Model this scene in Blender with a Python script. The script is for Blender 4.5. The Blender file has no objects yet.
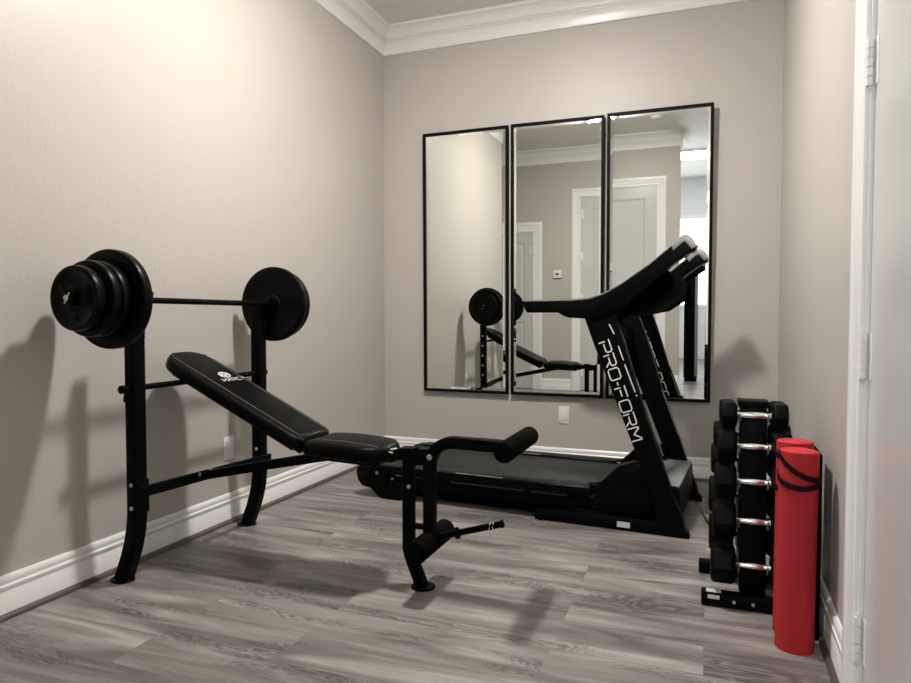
import bpy, bmesh, math, random
from mathutils import Vector, Matrix, Euler
random.seed(7)
SC = bpy.context.scene
C = SC.collection
PI = math.pi

# ------------------------------------------------------------------ materials
def mat(name, col, rough=.5, metal=0., spec=.5, bump=None, coat=0., emit=None, var=0.):
    m = bpy.data.materials.new(name); m.use_nodes = True
    nt = m.node_tree; b = nt.nodes['Principled BSDF']
    b.inputs['Base Color'].default_value = (*col, 1)
    b.inputs['Roughness'].default_value = rough
    b.inputs['Metallic'].default_value = metal
    b.inputs['Specular IOR Level'].default_value = spec
    b.inputs['Coat Weight'].default_value = coat
    tc = nt.nodes.new('ShaderNodeTexCoord')
    if bump:
        sc, st, dist = bump
        n = nt.nodes.new('ShaderNodeTexNoise'); n.inputs['Scale'].default_value = sc
        n.inputs['Detail'].default_value = 4
        nt.links.new(tc.outputs['Object'], n.inputs['Vector'])
        bp = nt.nodes.new('ShaderNodeBump'); bp.inputs['Strength'].default_value = st
        bp.inputs['Distance'].default_value = dist
        nt.links.new(n.outputs['Fac'], bp.inputs['Height'])
        nt.links.new(bp.outputs['Normal'], b.inputs['Normal'])
    if var:
        n = nt.nodes.new('ShaderNodeTexNoise'); n.inputs['Scale'].default_value = 9
        nt.links.new(tc.outputs['Object'], n.inputs['Vector'])
        r = nt.nodes.new('ShaderNodeMapRange')
        r.inputs['To Min'].default_value = max(0, rough-var); r.inputs['To Max'].default_value = min(1, rough+var)
        nt.links.new(n.outputs['Fac'], r.inputs['Value'])
        nt.links.new(r.outputs['Result'], b.inputs['Roughness'])
    if emit:
        b.inputs['Emission Color'].default_value = (*emit[0], 1)
        b.inputs['Emission Strength'].default_value = emit[1]
    return m

def floor_material():
    m = bpy.data.materials.new('grey_oak_planks'); m.use_nodes = True
    nt = m.node_tree; L = nt.links.new; b = nt.nodes['Principled BSDF']
    tc = nt.nodes.new('ShaderNodeTexCoord')
    def N(t, **k):
        n = nt.nodes.new(t)
        for a, v in k.items():
            if a in n.inputs: n.inputs[a].default_value = v
            else: setattr(n, a, v)
        return n
    br = N('ShaderNodeTexBrick'); br.offset = .37; br.offset_frequency = 2
    br.inputs['Scale'].default_value = 1; br.inputs['Brick Width'].default_value = 1.22
    br.inputs['Row Height'].default_value = .185; br.inputs['Mortar Size'].default_value = .0013
    br.inputs['Mortar Smooth'].default_value = .2; br.inputs['Bias'].default_value = 0
    br.inputs['Color1'].default_value = (0, 0, 0, 1); br.inputs['Color2'].default_value = (1, 1, 1, 1)
    br.inputs['Mortar'].default_value = (.5, .5, .5, 1)
    L(tc.outputs['Object'], br.inputs['Vector'])
    # shift the grain per plank
    sep = N('ShaderNodeSeparateColor'); L(br.outputs['Color'], sep.inputs['Color'])
    off = N('ShaderNodeCombineXYZ')
    mu = N('ShaderNodeMath', operation='MULTIPLY'); mu.inputs[1].default_value = 7.3
    L(sep.outputs[0], mu.inputs[0]); L(mu.outputs[0], off.inputs[0]); L(mu.outputs[0], off.inputs[1]); L(mu.outputs[0], off.inputs[2])
    add = N('ShaderNodeVectorMath', operation='ADD'); L(tc.outputs['Object'], add.inputs[0]); L(off.outputs[0], add.inputs[1])
    def mapped(s):
        mp = N('ShaderNodeMapping'); mp.inputs['Scale'].default_value = s; L(add.outputs[0], mp.inputs['Vector']); return mp
    mp1 = mapped((.9, 7, 1)); n1 = N('ShaderNodeTexNoise'); n1.inputs['Scale'].default_value = 1.6; n1.inputs['Detail'].default_value = 5; n1.inputs['Distortion'].default_value = .9
    L(mp1.outputs[0], n1.inputs['Vector'])
    mp2 = mapped((5, 130, 1)); n2 = N('ShaderNodeTexNoise'); n2.inputs['Scale'].default_value = 1.5; n2.inputs['Detail'].default_value = 6
    L(mp2.outputs[0], n2.inputs['Vector'])
    # cathedral grain: contour lines of a stretched noise
    mp3 = mapped((1.1, 5.6, 1)); n3 = N('ShaderNodeTexNoise'); n3.inputs['Scale'].default_value = 1.2; n3.inputs['Detail'].default_value = 4; n3.inputs['Distortion'].default_value = .25
    L(mp3.outputs[0], n3.inputs['Vector'])
    m3 = N('ShaderNodeMath', operation='MULTIPLY'); m3.inputs[1].default_value = 260; L(n3.outputs['Fac'], m3.inputs[0])
    s3 = N('ShaderNodeMath', operation='SINE'); L(m3.outputs[0], s3.inputs[0])
    # only in the peaks of the noise
    pk = N('ShaderNodeMapRange'); pk.inputs['From Min'].default_value = .52; pk.inputs['From Max'].default_value = .62; pk.inputs['To Min'].default_value = .06
    L(n3.outputs['Fac'], pk.inputs['Value'])
    g3 = N('ShaderNodeMath', operation='MULTIPLY'); L(s3.outputs[0], g3.inputs[0]); L(pk.outputs[0], g3.inputs[1])
    # combine
    def mad(a, f, c):
        x = N('ShaderNodeMath', operation='MULTIPLY_ADD'); L(a, x.inputs[0]); x.inputs[1].default_value = f
        if isinstance(c, float): x.inputs[2].default_value = c
        else: L(c, x.inputs[2])
        return x.outputs[0]
    v = mad(n1.outputs['Fac'], 1.65, -.41)
    v = mad(n2.outputs['Fac'], .48, v)
    v = mad(pk.outputs[0], -.26, v)
    v = mad(g3.outputs[0], .24, v)
    v = mad(sep.outputs[0], .02, v)
    v = mad(v, 1., -.12)
    cr = N('ShaderNodeValToRGB')
    e = cr.color_ramp.elements
    e[0].position = .08; e[0].color = (.080, .070, .067, 1)
    e[1].position = 1.; e[1].color = (.43, .395, .365, 1)
    x = e.new(.45); x.color = (.190, .170, .157, 1)
    x = e.new(.62); x.color = (.250, .226, .209, 1)
    L(v, cr.inputs['Fac'])
    mix = N('ShaderNodeMix'); mix.data_type = 'RGBA'
    L(br.outputs['Fac'], mix.inputs[0]); L(cr.outputs['Color'], mix.inputs[6]); mix.inputs[7].default_value = (.15, .134, .124, 1)
    L(mix.outputs[2], b.inputs['Base Color'])
    rr = N('ShaderNodeMapRange'); rr.inputs['To Min'].default_value = .36; rr.inputs['To Max'].default_value = .52
    L(n2.outputs['Fac'], rr.inputs['Value']); L(rr.outputs[0], b.inputs['Roughness'])
    bp = N('ShaderNodeBump'); bp.inputs['Strength'].default_value = .12; bp.inputs['Distance'].default_value = .002
    L(n2.outputs['Fac'], bp.inputs['Height']); L(bp.outputs[0], b.inputs['Normal'])
    return m

WALLC = (.505, .479, .434)
M = dict(
    wall=mat('warm_grey_wall_paint', WALLC, .42, bump=(75, .35, .004)),
    hallwall=mat('white_hall_paint', (.80, .81, .83), .5, bump=(75, .25, .003)),
    ceiling=mat('ceiling_paint', (.84, .825, .805), .6, bump=(70, .2, .003)),
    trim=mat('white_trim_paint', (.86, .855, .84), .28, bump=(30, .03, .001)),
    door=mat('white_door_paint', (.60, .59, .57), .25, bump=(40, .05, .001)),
    shoe=mat('brown_shoe_moulding', (.085, .066, .056), .45, bump=(60, .2, .001)),
    floor=floor_material(),
    frame=mat('black_frame', (.002, .002, .0024), .5, spec=.1, var=.05),
    mirror=mat('mirror_silver', (.90, .92, .89), .0, 1.),
    steel=mat('black_powder_coat', (.0024, .0028, .0040), .42, spec=.05, bump=(400, .06, .0005), var=.06),
    vinyl=mat('black_vinyl', (.0026, .0026, .0029), .40, spec=.07, bump=(260, .22, .001), var=.05),
    stitch=mat('grey_stitching', (.13, .125, .115), .7, bump=(300, .3, .001)),
    foam=mat('black_foam', (.0026, .0026, .0026), .85, spec=.03, bump=(240, .35, .001)),
    plate=mat('black_vinyl_plate', (.0020, .0020, .0022), .34, spec=.10, bump=(120, .08, .001), var=.06),
    rubber=mat('black_rubber', (.0024, .0024, .0027), .48, spec=.06, bump=(200, .15, .001), var=.08),
    plastic=mat('black_plastic', (.0022, .0022, .0028), .42, spec=.04, bump=(220, .12, .0008), var=.06),
    gloss=mat('glossy_black_plastic', (.0022, .0022, .0026), .26, spec=.07, var=.04),
    belt=mat('black_running_belt', (.0085, .0085, .0083), .55, spec=.3, bump=(350, .3, .0006)),
    hood=mat('dark_grey_hood_plastic', (.19, .197, .205), .33, bump=(200, .1, .0006), var=.05),
    silver=mat('silver_plastic', (.42, .42, .41), .3, .55, var=.08),
    chrome=mat('chrome', (.78, .77, .75), .16, 1., var=.08),
    zinc=mat('zinc_bolt', (.55, .54, .52), .35, 1., bump=(300, .2, .0004)),
    white=mat('white_print', (.80, .80, .79), .5, bump=(50, .02, .0003)),
    sticker=mat('pale_sticker', (.62, .62, .60), .45, bump=(90, .15, .0003)),
    plast_w=mat('white_switch_plastic', (.80, .79, .77), .35, bump=(60, .02, .0003)),
    dark=mat('dark_slot', (.01, .01, .01), .6, bump=(60, .05, .0003)),
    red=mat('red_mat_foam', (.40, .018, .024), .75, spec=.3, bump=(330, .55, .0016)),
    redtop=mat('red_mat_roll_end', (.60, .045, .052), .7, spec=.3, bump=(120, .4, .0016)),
    strap=mat('dark_strap_webbing', (.012, .003, .004), .8, spec=.1, bump=(500, .4, .0005)),
    cord=mat('black_cord_rubber', (.010, .010, .010), .5, bump=(200, .1, .0003)),
    screen=mat('dark_console_screen', (.012, .014, .016), .08, var=.02),
    lens=mat('lamp_lens', (.9, .88, .84), .4, emit=((1, .96, .915), 655), bump=(50, .02, .0003)),
    hall_fill=mat('hall_fill_lens', (.9, .9, .9), .4, emit=((.95, .98, 1), 36), bump=(50, .02, .0003)),
    rail_reflection=mat('grey_rail_reflection', (.035, .034, .033), .5, bump=(90, .1, .0003)),
    matte=mat('matte_black_plastic', (.0022, .0022, .0027), .9, spec=.02, bump=(220, .1, .0006)),
    glass=mat('window_glow', (.8, .8, .8), .5, emit=((.92, .97, 1), 5.), bump=(50, .02, .0003)),
)

# ------------------------------------------------------------------ mesh helpers
class MB:
    def __init__(s): s.bm = bmesh.new()
    def merge(s, other, mtx=None):
        me = bpy.data.meshes.new('t'); other.to_mesh(me); other.free()
        if mtx: me.transform(mtx)
        s.bm.from_mesh(me); bpy.data.meshes.remove(me); return s
    def box(s, lo, hi, bev=0., seg=2, mtx=None):
        t = bmesh.new(); bmesh.ops.create_cube(t, size=1)
        for v in t.verts:
            v.co = Vector([(lo[i]+hi[i])/2+v.co[i]*(hi[i]-lo[i]) for i in range(3)])
        if bev: bmesh.ops.bevel(t, geom=t.edges[:], offset=bev, segments=seg, profile=.5, affect='EDGES')
        return s.merge(t, mtx)
    def prism(s, pts, a, b, axis='y', bev=0., seg=2, mtx=None):
        """polygon pts in the two other axes, extruded from a to b along axis"""
        t = bmesh.new()
        def P(p, h):
            if axis == 'y': return (p[0], h, p[1])
            if axis == 'x': return (h, p[0], p[1])
            return (p[0], p[1], h)
        lo = [t.verts.new(P(p, a)) for p in pts]; hi = [t.verts.new(P(p, b)) for p in pts]
        n = len(pts)
        t.faces.new(lo); t.faces.new(hi[::-1])
        for i in range(n): t.faces.new((lo[i], lo[(i+1) % n], hi[(i+1) % n], hi[i]))
        bmesh.ops.recalc_face_normals(t, faces=t.faces[:])
        if bev: bmesh.ops.bevel(t, geom=t.edges[:], offset=bev, segments=seg, profile=.5, affect='EDGES')
        return s.merge(t, mtx)
    def cyl(s, p, q, r, r2=None, seg=24, bev=0.):
        p, q = Vector(p), Vector(q); r2 = r if r2 is None else r2
        t = bmesh.new(); L = (q-p).length
        bmesh.ops.create_cone(t, cap_ends=True, segments=seg, radius1=r, radius2=r2, depth=L)
        if bev:
            es = [e for e in t.edges if abs(e.verts[0].co.z-e.verts[1].co.z) < 1e-6]
            bmesh.ops.bevel(t, geom=es, offset=bev, segments=3, profile=.5, affect='EDGES')
        rot = (q-p).to_track_quat('Z', 'Y').to_matrix().to_4x4()
        return s.merge(t, Matrix.Translation((p+q)/2) @ rot)
    def lathe(s, prof, p, d, seg=40, mtx=None):
        """prof: list of (radius, distance along d)"""
        t = bmesh.new(); rings = []
        for r, h in prof:
            if r < 1e-6: rings.append([t.verts.new((0, 0, h))])
            else: rings.append([t.verts.new((r*math.cos(2*PI*i/seg), r*math.sin(2*PI*i/seg), h)) for i in range(seg)])
        for A, B in zip(rings, rings[1:]):
            for i in range(seg):
                j = (i+1) % seg
                if len(A) == 1 and len(B) == 1: continue
                if len(A) == 1: t.faces.new((A[0], B[j], B[i]))
                elif len(B) == 1: t.faces.new((A[i], A[j], B[0]))
                else: t.faces.new((A[i], A[j], B[j], B[i]))
        bmesh.ops.recalc_face_normals(t, faces=t.faces[:])
        rot = Vector(d).to_track_quat('Z', 'Y').to_matrix().to_4x4()
        return s.merge(t, Matrix.Translation(Vector(p)) @ rot)
    def sweep(s, path, sec, closed=False, up=(0, 1, 0), cap=True):
        """sweep a 2d section (list of (a,b)) along a path; a = side axis (up), b = other"""
        t = bmesh.new(); path = [Vector(p) for p in path]; n = len(path); rings = []
        upv = Vector(up)
        for i, p in enumerate(path):
            if closed: tan = path[(i+1) % n]-path[i-1]
            elif i == 0: tan = path[1]-path[0]
            elif i == n-1: tan = path[-1]-path[-2]
            else: tan = (path[i+1]-p).normalized()+(p-path[i-1]).normalized()
            tan.normalize()
            u = (upv-tan*upv.dot(tan))
            if u.length < 1e-4: u = Vector((1, 0, 0))-tan*tan.x
            u.normalize(); w = tan.cross(u)
            k = 1.
            if 0 < i < n-1 and not closed:
                k = 1/max(.5, tan.dot((path[i+1]-p).normalized()))
            rings.append([t.verts.new(p+u*a+w*b*k) for a, b in sec])
        m = len(sec)
        rng = range(n) if closed else range(n-1)
        for i in rng:
            A, B = rings[i], rings[(i+1) % n]
            for j in range(m): t.faces.new((A[j], A[(j+1) % m], B[(j+1) % m], B[j]))
        if cap and not closed: t.faces.new(rings[0][::-1]); t.faces.new(rings[-1])
        bmesh.ops.recalc_face_normals(t, faces=t.faces[:])
        return s.merge(t)
    def tube(s, path, r, seg=12, closed=False):
        return s.sweep(path, [(r*math.cos(2*PI*i/seg), r*math.sin(2*PI*i/seg)) for i in range(seg)], closed, up=(.13, .21, .97))
    def quad(s, a, b, c, d):
        vs = [s.bm.verts.new(x) for x in (a, b, c, d)]; s.bm.faces.new(vs); return s

def rrect(w, h, r, n=3):
    """rounded rectangle section, full sizes w (a axis), h (b axis)"""
    out = []
    for cx, cy, a0 in ((w/2-r, h/2-r, 0), (-w/2+r, h/2-r, 90), (-w/2+r, -h/2+r, 180), (w/2-r, -h/2+r, 270)):
        for k in range(n+1):
            a = math.radians(a0+90*k/n); out.append((cx+r*math.cos(a), cy+r*math.sin(a)))
    return out

def arc(c, r, a0, a1, n, f):
    return [f(c[0]+r*math.cos(math.radians(a0+(a1-a0)*i/n)), c[1]+r*math.sin(math.radians(a0+(a1-a0)*i/n))) for i in range(n+1)]

def link(name, mb, m, parent=None, smooth=True, angle=35, loc=None):
    me = bpy.data.meshes.new(name)
    bm = mb.bm
    bmesh.ops.recalc_face_normals(bm, faces=bm.faces[:])
    if smooth:
        ca = math.radians(angle)
        for f in bm.faces: f.smooth = True
        for e in bm.edges:
            e.smooth = len(e.link_faces) == 2 and e.calc_face_angle(0) < ca
    bm.to_mesh(me); bm.free()
    me.materials.append(M[m] if isinstance(m, str) else m)
    o = bpy.data.objects.new(name, me); C.objects.link(o)
    if loc: o.location = loc
    if parent: o.parent = parent
    return o

def link_each(name, mb, m, parent=None, smooth=True, angle=35, loc=None):
    """every loose piece becomes an object of its own"""
    bm = mb.bm; seen = set(); out = []
    for v0 in bm.verts:
        if v0 in seen: continue
        isl = [v0]; seen.add(v0)
        for v in isl:
            for e in v.link_edges:
                o = e.other_vert(v)
                if o not in seen: seen.add(o); isl.append(o)
        p = MB(); mp = {v: p.bm.verts.new(v.co) for v in isl}
        for f in {f for v in isl for f in v.link_faces}: p.bm.faces.new([mp[v] for v in f.verts])
        out.append(link(name, p, m, parent, smooth, angle, loc))
    bm.free(); return out

def thing(name, label, cat, loc=(0, 0, 0), rot=(0, 0, 0), group=None):
    o = bpy.data.objects.new(name, None); C.objects.link(o); o.empty_display_size = .1
    o.location = loc; o.rotation_euler = rot
    return tag(o, label, cat, group)
def tag(o, label, cat, group=None):
    o['label'] = label; o['category'] = cat
    if group: o['group'] = group
    return o
def struct(name, mb, m, label, smooth=False, parent=None):
    o = link(name, mb, m, parent, smooth)
    if not parent:
        o['kind'] = 'structure'; o['label'] = label; o['category'] = name.split('_')[0]
    return o
def copy_tree(o, parent=None):
    c = o.copy(); C.objects.link(c)
    if parent: c.parent = parent
    for ch in list(o.children): copy_tree(ch, c)
    return c

# ------------------------------------------------------------------ room constants
XL, YB, ZC, ZCR = -2.266, 4.492, 3.140, 2.960
YR = .20           # face of the wall behind the camera
def xr(y): return .402-.0128*(YB-y)       # the right wall runs very slightly askew
def RW(a, d, z):   # a = y along the right wall, d = distance in front of it (towards the room)
    return (xr(a)-d, a, z)

# floor, ceiling
struct('floor', MB().box((-3.3, -3.7, -.06), (1.6, YB+.12, 0)), 'floor', 'grey brown oak plank floor')
struct('ceiling', MB().box((-3.3, -3.7, ZC), (1.6, YB+.12, ZC+.08)), 'ceiling', 'pale grey painted ceiling')
# walls
struct('wall_left', MB().box((XL-.12, 1.50, 0), (XL, YB+.12, ZC)), 'wall', 'warm grey textured wall behind the weight bench')
struct('wall_back', MB().box((XL, YB, 0), (.53, YB+.12, ZC)), 'wall', 'warm grey wall behind mirrors and treadmill')
DY0, DY1, DZ = 1.02, 1.940, 2.06     # door opening on the right wall
def rprism(y0, y1, z0, z1, d0=0., d1=-.11):
    mb = MB(); t = bmesh.new()
    vs = [t.verts.new(p) for z in (z0, z1) for p in (RW(y0, d0, z), RW(y1, d0, z), RW(y1, d1, z), RW(y0, d1, z))]
    for f in ((0, 1, 2, 3), (7, 6, 5, 4), (0, 4, 5, 1), (1, 5, 6, 2), (2, 6, 7, 3), (3, 7, 4, 0)): t.faces.new([vs[i] for i in f])
    bmesh.ops.recalc_face_normals(t, faces=t.faces[:])
    return mb.merge(t)
w = rprism(DY1, YB, 0, ZC); w.merge(rprism(DY0, DY1, DZ, ZC).bm); w.merge(rprism(-3.5, DY0, 0, ZC).bm)
struct('wall_right', w, 'wall', 'warm grey wall on the right beside the dumbbells')
# wall behind the viewer (seen in the mirrors) with two door openings
D1 = (-2.86, -2.108, 2.092); D2 = (-1.49, -.602, 2.51)
w = MB()
w.box((-3.1, .08, 0), (D1[0], YR, ZC)); w.box((D1[0], .08, D1[2]), (D1[1], YR, ZC))
w.box((D1[1], .08, 0), (D2[0], YR, ZC)); w.box((D2[0], .08, D2[2]), (D2[1], YR, ZC)); w.box((D2[1], .08, 0), (-.338, YR, ZC))
struct('wall_rear', w, 'wall', 'warm grey wall opposite the mirrors with two white doors')
struct('wall_alcove', MB().box((-3.22, .08, 0), (-3.1, 1.62, ZC)).box((-3.1, 1.50, 0), (XL-.12, 1.62, ZC)), 'wall', 'warm grey alcove wall past the end of the left wall')
# hall behind
struct('wall_hall', MB().box((-1.72, -3.5, 0), (-1.6, .08, ZC)).box((-1.6, -.02, 0), (-.45, .08, ZC)).box((-1.6, -3.62, 0), (.50, -3.5, .9)).box((-1.6, -3.62, 2.5), (.5, -3.5, ZC)).box((-1.6, -3.62, .9), (-1.2, -3.5, 2.5)).box((.1, -3.62, .9), (.5, -3.5, 2.5)),
       'hallwall', 'bright white hall wall seen in the right mirror')

# ---- trims
def crown_profile():   # (projection from the wall, height) from wall bottom to ceiling
    k = ZC-ZCR
    P = [(0, 0), (.008, 0), (.012, .004), (.015, .030), (.024, .078), (.030, .084), (.034, .084), (.034, .091), (.042, .093), (.042, .100), (.050, .103),
         (.052, .112), (.062, .134), (.080, .154), (.090, .160), (.098, .162), (.101, .170), (.101, k), (0, k)]
    return [(p, ZCR+h) for p, h in P]
def base_profile():
    return [(0, 0), (.015, 0), (.015, .088), (.0125, .092), (.0125, .097), (.0150, .101), (.0150, .112), (.0105, .118), (.0105, .124), (.012, .130), (.009, .141), (.004, .148), (0, .148)]
def shoe_profile():
    return [(.015, 0), (.031, 0), (.030, .008), (.026, .014), (.020, .018), (.015, .019)]
def run(prof, p0, p1, nrm, m0=0, m1=0):
    """extrude a wall profile from p0 to p1 (xy); nrm = direction into the room; m0/m1 = mitre (+1 shortens with projection)"""
    t = bmesh.new(); p0, p1, nv = Vector(p0), Vector(p1), Vector(nrm); d = (p1-p0).normalized()
    A = [t.verts.new((*(p0+nv*q+d*q*m0), z)) for q, z in prof]; B = [t.verts.new((*(p1+nv*q-d*q*m1), z)) for q, z in prof]
    n = len(prof); t.faces.new(A); t.faces.new(B[::-1])
    for i in range(n): t.faces.new((A[i], A[(i+1) % n], B[(i+1) % n], B[i]))
    bmesh.ops.recalc_face_normals(t, faces=t.faces[:])
    return t
rn = Vector((-1, -.0128)).normalized(); rn = (rn.x, rn.y)
for nm, lab, prof, mt in (('trim_1', 'white stepped crown moulding on the left wall', crown_profile(), 'trim'), ('baseboard_left', 'white baseboard along the left wall', base_profile(), 'trim'), ('trim_2', 'brown shoe moulding along the left baseboard', shoe_profile(), 'shoe')):
    mb = MB(); mb.merge(run(prof, (XL, 1.50), (XL, YB), (1, 0), 0, 1)); struct(nm, mb, mt, lab, True)
for nm, lab, prof, mt in (('trim_3', 'white stepped crown moulding on the back wall', crown_profile(), 'trim'), ('baseboard_back', 'white baseboard under the mirrors', base_profile(), 'trim'), ('trim_4', 'brown shoe moulding along the back baseboard', shoe_profile(), 'shoe')):
    mb = MB(); mb.merge(run(prof, (XL, YB), (xr(YB), YB), (0, -1), 1, 1)); struct(nm, mb, mt, lab, True)
YC = 2.042      # outer edge of the door casing
for nm, lab, prof, mt, y0 in (('trim_5', 'white stepped crown moulding on the right wall', crown_profile(), 'trim', -3.4), ('baseboard_right', 'white baseboard behind the red mats', base_profile(), 'trim', YC), ('trim_6', 'brown shoe moulding along the right baseboard', shoe_profile(), 'shoe', YC)):
    mb = MB(); mb.merge(run(prof, (xr(YB), YB), (xr(y0), y0), rn, 1, 0)); struct(nm, mb, mt, lab, True)
for nm, lab, prof, mt, segs in (('trim_7', 'white stepped crown moulding above the rear doors', crown_profile(), 'trim', ((-3.1, -.338),)),
                           ('baseboard_rear', 'white baseboard between the rear doors', base_profile(), 'trim', ((D1[1]+.125, D2[0]-.11), (D2[1]+.11, -.338)))):
    mb = MB()
    for a, b in segs: mb.merge(run(prof, (b, YR), (a, YR), (0, 1)))
    if nm == 'trim_7': mb.merge(run(prof, (-.338, YR), (-.338, -.02), (1, 0)))
    struct(nm, mb, mt, lab, True)

# ---- doors
def casing_sec(wd, th=.02):   # across the casing: (offset from opening, height from wall)
    return [(0, 0), (0, .010), (.006, .013), (.018, .013), (.022, .010), (.030, .012), (wd-.040, .016), (wd-.034, .020), (wd-.016, .021), (wd-.012, .018), (wd-.004, .018), (wd, .014), (wd, 0)]
def casing(x0, x1, ztop, wd, P):
    """three mitred sides; P(u, d, z) maps along-wall u, distance d from the wall"""
    mb = MB(); t = bmesh.new(); sec = casing_sec(wd)
    st = [lambda o: (x0-o, 0), lambda o: (x0-o, ztop+o), lambda o: (x1+o, ztop+o), lambda o: (x1+o, 0)]
    rings = [[t.verts.new(P(f(o)[0], d, f(o)[1])) for o, d in sec] for f in st]
    n = len(sec)
    for A, B in zip(rings, rings[1:]):
        for i in range(n): t.faces.new((A[i], A[(i+1) % n], B[(i+1) % n], B[i]))
    t.faces.new(rings[0]); t.faces.new(rings[-1][::-1])
    bmesh.ops.recalc_face_normals(t, faces=t.faces[:])
    return mb.merge(t)
def door_leaf(x0, x1, z1, P, panels, d0=-.012, th=.036):
    """leaf with sunk panels built as stiles, rails and bevelled fields"""
    mb = MB(); t = bmesh.new()
    def bx(a, b, c, e, da, db):
        vs = [t.verts.new(P(u, d, z)) for d in (da, db) for u, z in ((a, c), (b, c), (b, e), (a, e))]
        for f in ((0, 1, 2, 3), (7, 6, 5, 4), (0, 4, 5, 1), (1, 5, 6, 2), (2, 6, 7, 3), (3, 7, 4, 0)): t.faces.new([vs[i] for i in f])
    bx(x0, x1, .008, z1, d0-th, d0-.010)
    sw = panels[0][0]-x0
    sw2 = x1-panels[0][1]; bx(x0, x0+sw, .008, z1, d0-.010, d0); bx(x1-sw2, x1, .008, z1, d0-.010, d0)
    zs = [.008]+[q for p in panels for q in (p[2], p[3])]+[z1]
    for i in range(0, len(zs), 2): bx(x0+sw, x1-sw2, zs[i], zs[i+1], d0-.010, d0)
    for a, b, c, e in panels:   # raised field with a sloped border
        s1, s2 = .018, .045
        O = [(a+s1, c+s1), (b-s1, c+s1), (b-s1, e-s1), (a+s1, e-s1)]; I = [(a+s2, c+s2), (b-s2, c+s2), (b-s2, e-s2), (a+s2, e-s2)]
        Q = [(a, c), (b, c), (b, e), (a, e)]
        vq = [t.verts.new(P(u, d0-.001, z)) for u, z in Q]; vo = [t.verts.new(P(u, d0-.0098, z)) for u, z in O]; vi = [t.verts.new(P(u, d0-.003, z)) for u, z in I]
        for i in range(4):
            j = (i+1) % 4; t.faces.new((vq[i], vq[j], vo[j], vo[i])); t.faces.new((vo[i], vo[j], vi[j], vi[i]))
        t.faces.new(vi)
    bmesh.ops.recalc_face_normals(t, faces=t.faces[:])
    return mb.merge(t)
PR = lambda u, d, z: (u, YR+d, z)
def door(num, x0, x1, ztop, P, panels, label, wd, hinge_side, hz, dd=-.012, casing_m='trim'):
    root = bpy.data.objects.new('door_%d' % num, None); C.objects.link(root)
    root['kind'] = 'structure'; root['label'] = label; root['category'] = 'door'
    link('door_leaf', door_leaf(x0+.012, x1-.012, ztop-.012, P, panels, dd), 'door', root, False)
    link('door_casing', casing(x0, x1, ztop, wd, P), casing_m, root, True, 25)
    jb = MB(); t = bmesh.new()   # jambs: left, right, head
    for a, b, c, e in ((x0, x0+.010, 0, ztop), (x1-.010, x1, 0, ztop), (x0, x1, ztop-.010, ztop)):
        vs = [t.verts.new(P(u, d, z)) for d in (-.10, .0) for u, z in ((a, c), (b, c), (b, e), (a, e))]
        for f in ((0, 1, 2, 3), (7, 6, 5, 4), (0, 4, 5, 1), (1, 5, 6, 2), (2, 6, 7, 3), (3, 7, 4, 0)): t.faces.new([vs[i] for i in f])
    bmesh.ops.recalc_face_normals(t, faces=t.faces[:]); jb.merge(t)
    link('door_jamb', jb, 'trim', root, False)
    hx = x0+.011 if hinge_side == 0 else x1-.011
    for z in hz:
        h = MB(); H = .115
        for k in range(5):
            a = z-H/2+H*k/5
            h.cyl(P(hx, .003, a+.0009), P(hx, .003, a+H/5-.0009), .0085, seg=16)
        h.cyl(P(hx, .003, z-H/2-.008), P(hx, .003, z+H/2+.010), .0045, seg=12)
        s = 1 if hinge_side == 0 else -1
        h.box(*[tuple(f(p[i] for p in (P(hx+s*.004, -.0125, z-H/2), P(hx+s*.034, -.0085, z+H/2))) for i in range(3)) for f in (min, max)])
        link('hinge', h, 'plast_w', root, True)
    return root
# door on the right wall (near the viewer)
PQ = lambda u, d, z: RW(u, d, z)
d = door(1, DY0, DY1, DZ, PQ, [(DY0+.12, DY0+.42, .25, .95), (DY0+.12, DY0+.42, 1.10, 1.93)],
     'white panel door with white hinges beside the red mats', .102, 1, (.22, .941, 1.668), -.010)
kb = MB(); kb.lathe([(0, 0), (.032, 0), (.032, .006), (.012, .012), (.011, .03), (.026, .045), (.030, .058), (.022, .070), (0, .073)], PQ(DY0+.075, -.009, .93), (-1, 0, 0))
link('door_knob', kb, 'chrome', d)
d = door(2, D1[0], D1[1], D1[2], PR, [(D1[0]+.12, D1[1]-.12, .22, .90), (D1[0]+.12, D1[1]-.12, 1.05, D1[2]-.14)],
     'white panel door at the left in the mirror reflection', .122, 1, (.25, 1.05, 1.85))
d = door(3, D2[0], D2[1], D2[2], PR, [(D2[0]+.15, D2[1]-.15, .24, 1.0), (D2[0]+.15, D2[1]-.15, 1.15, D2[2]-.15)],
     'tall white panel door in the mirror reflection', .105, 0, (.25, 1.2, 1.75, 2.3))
kb = MB(); kb.lathe([(0, 0), (.032, 0), (.032, .006), (.012, .012), (.011, .03), (.026, .045), (.030, .058), (.022, .070), (0, .073)], PR(D2[1]-.08, -.011, 1.0), (0, 1, 0))
link('door_knob', kb, 'chrome', d)
# hall window (bright daylight pane far behind)
wr = bpy.data.objects.new('window_1', None); C.objects.link(wr); wr['kind'] = 'structure'; wr['label'] = 'bright daylight window at the far end of the hall'; wr['category'] = 'window'
wf = MB()
for a, b, c, e in ((-1.2, -1.14, .9, 2.5), (.04, .1, .9, 2.5), (-1.14, .04, .9, .96), (-1.14, .04, 2.44, 2.5), (-.57, -.53, .96, 2.44)): wf.box((a, -3.58, c), (b, -3.47, e), .004)
link('window_frame', wf, 'trim', wr)
link('window_pane', MB().box((-1.16, -3.56, .94), (.06, -3.55, 2.46)), 'glass', wr, False)

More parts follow.
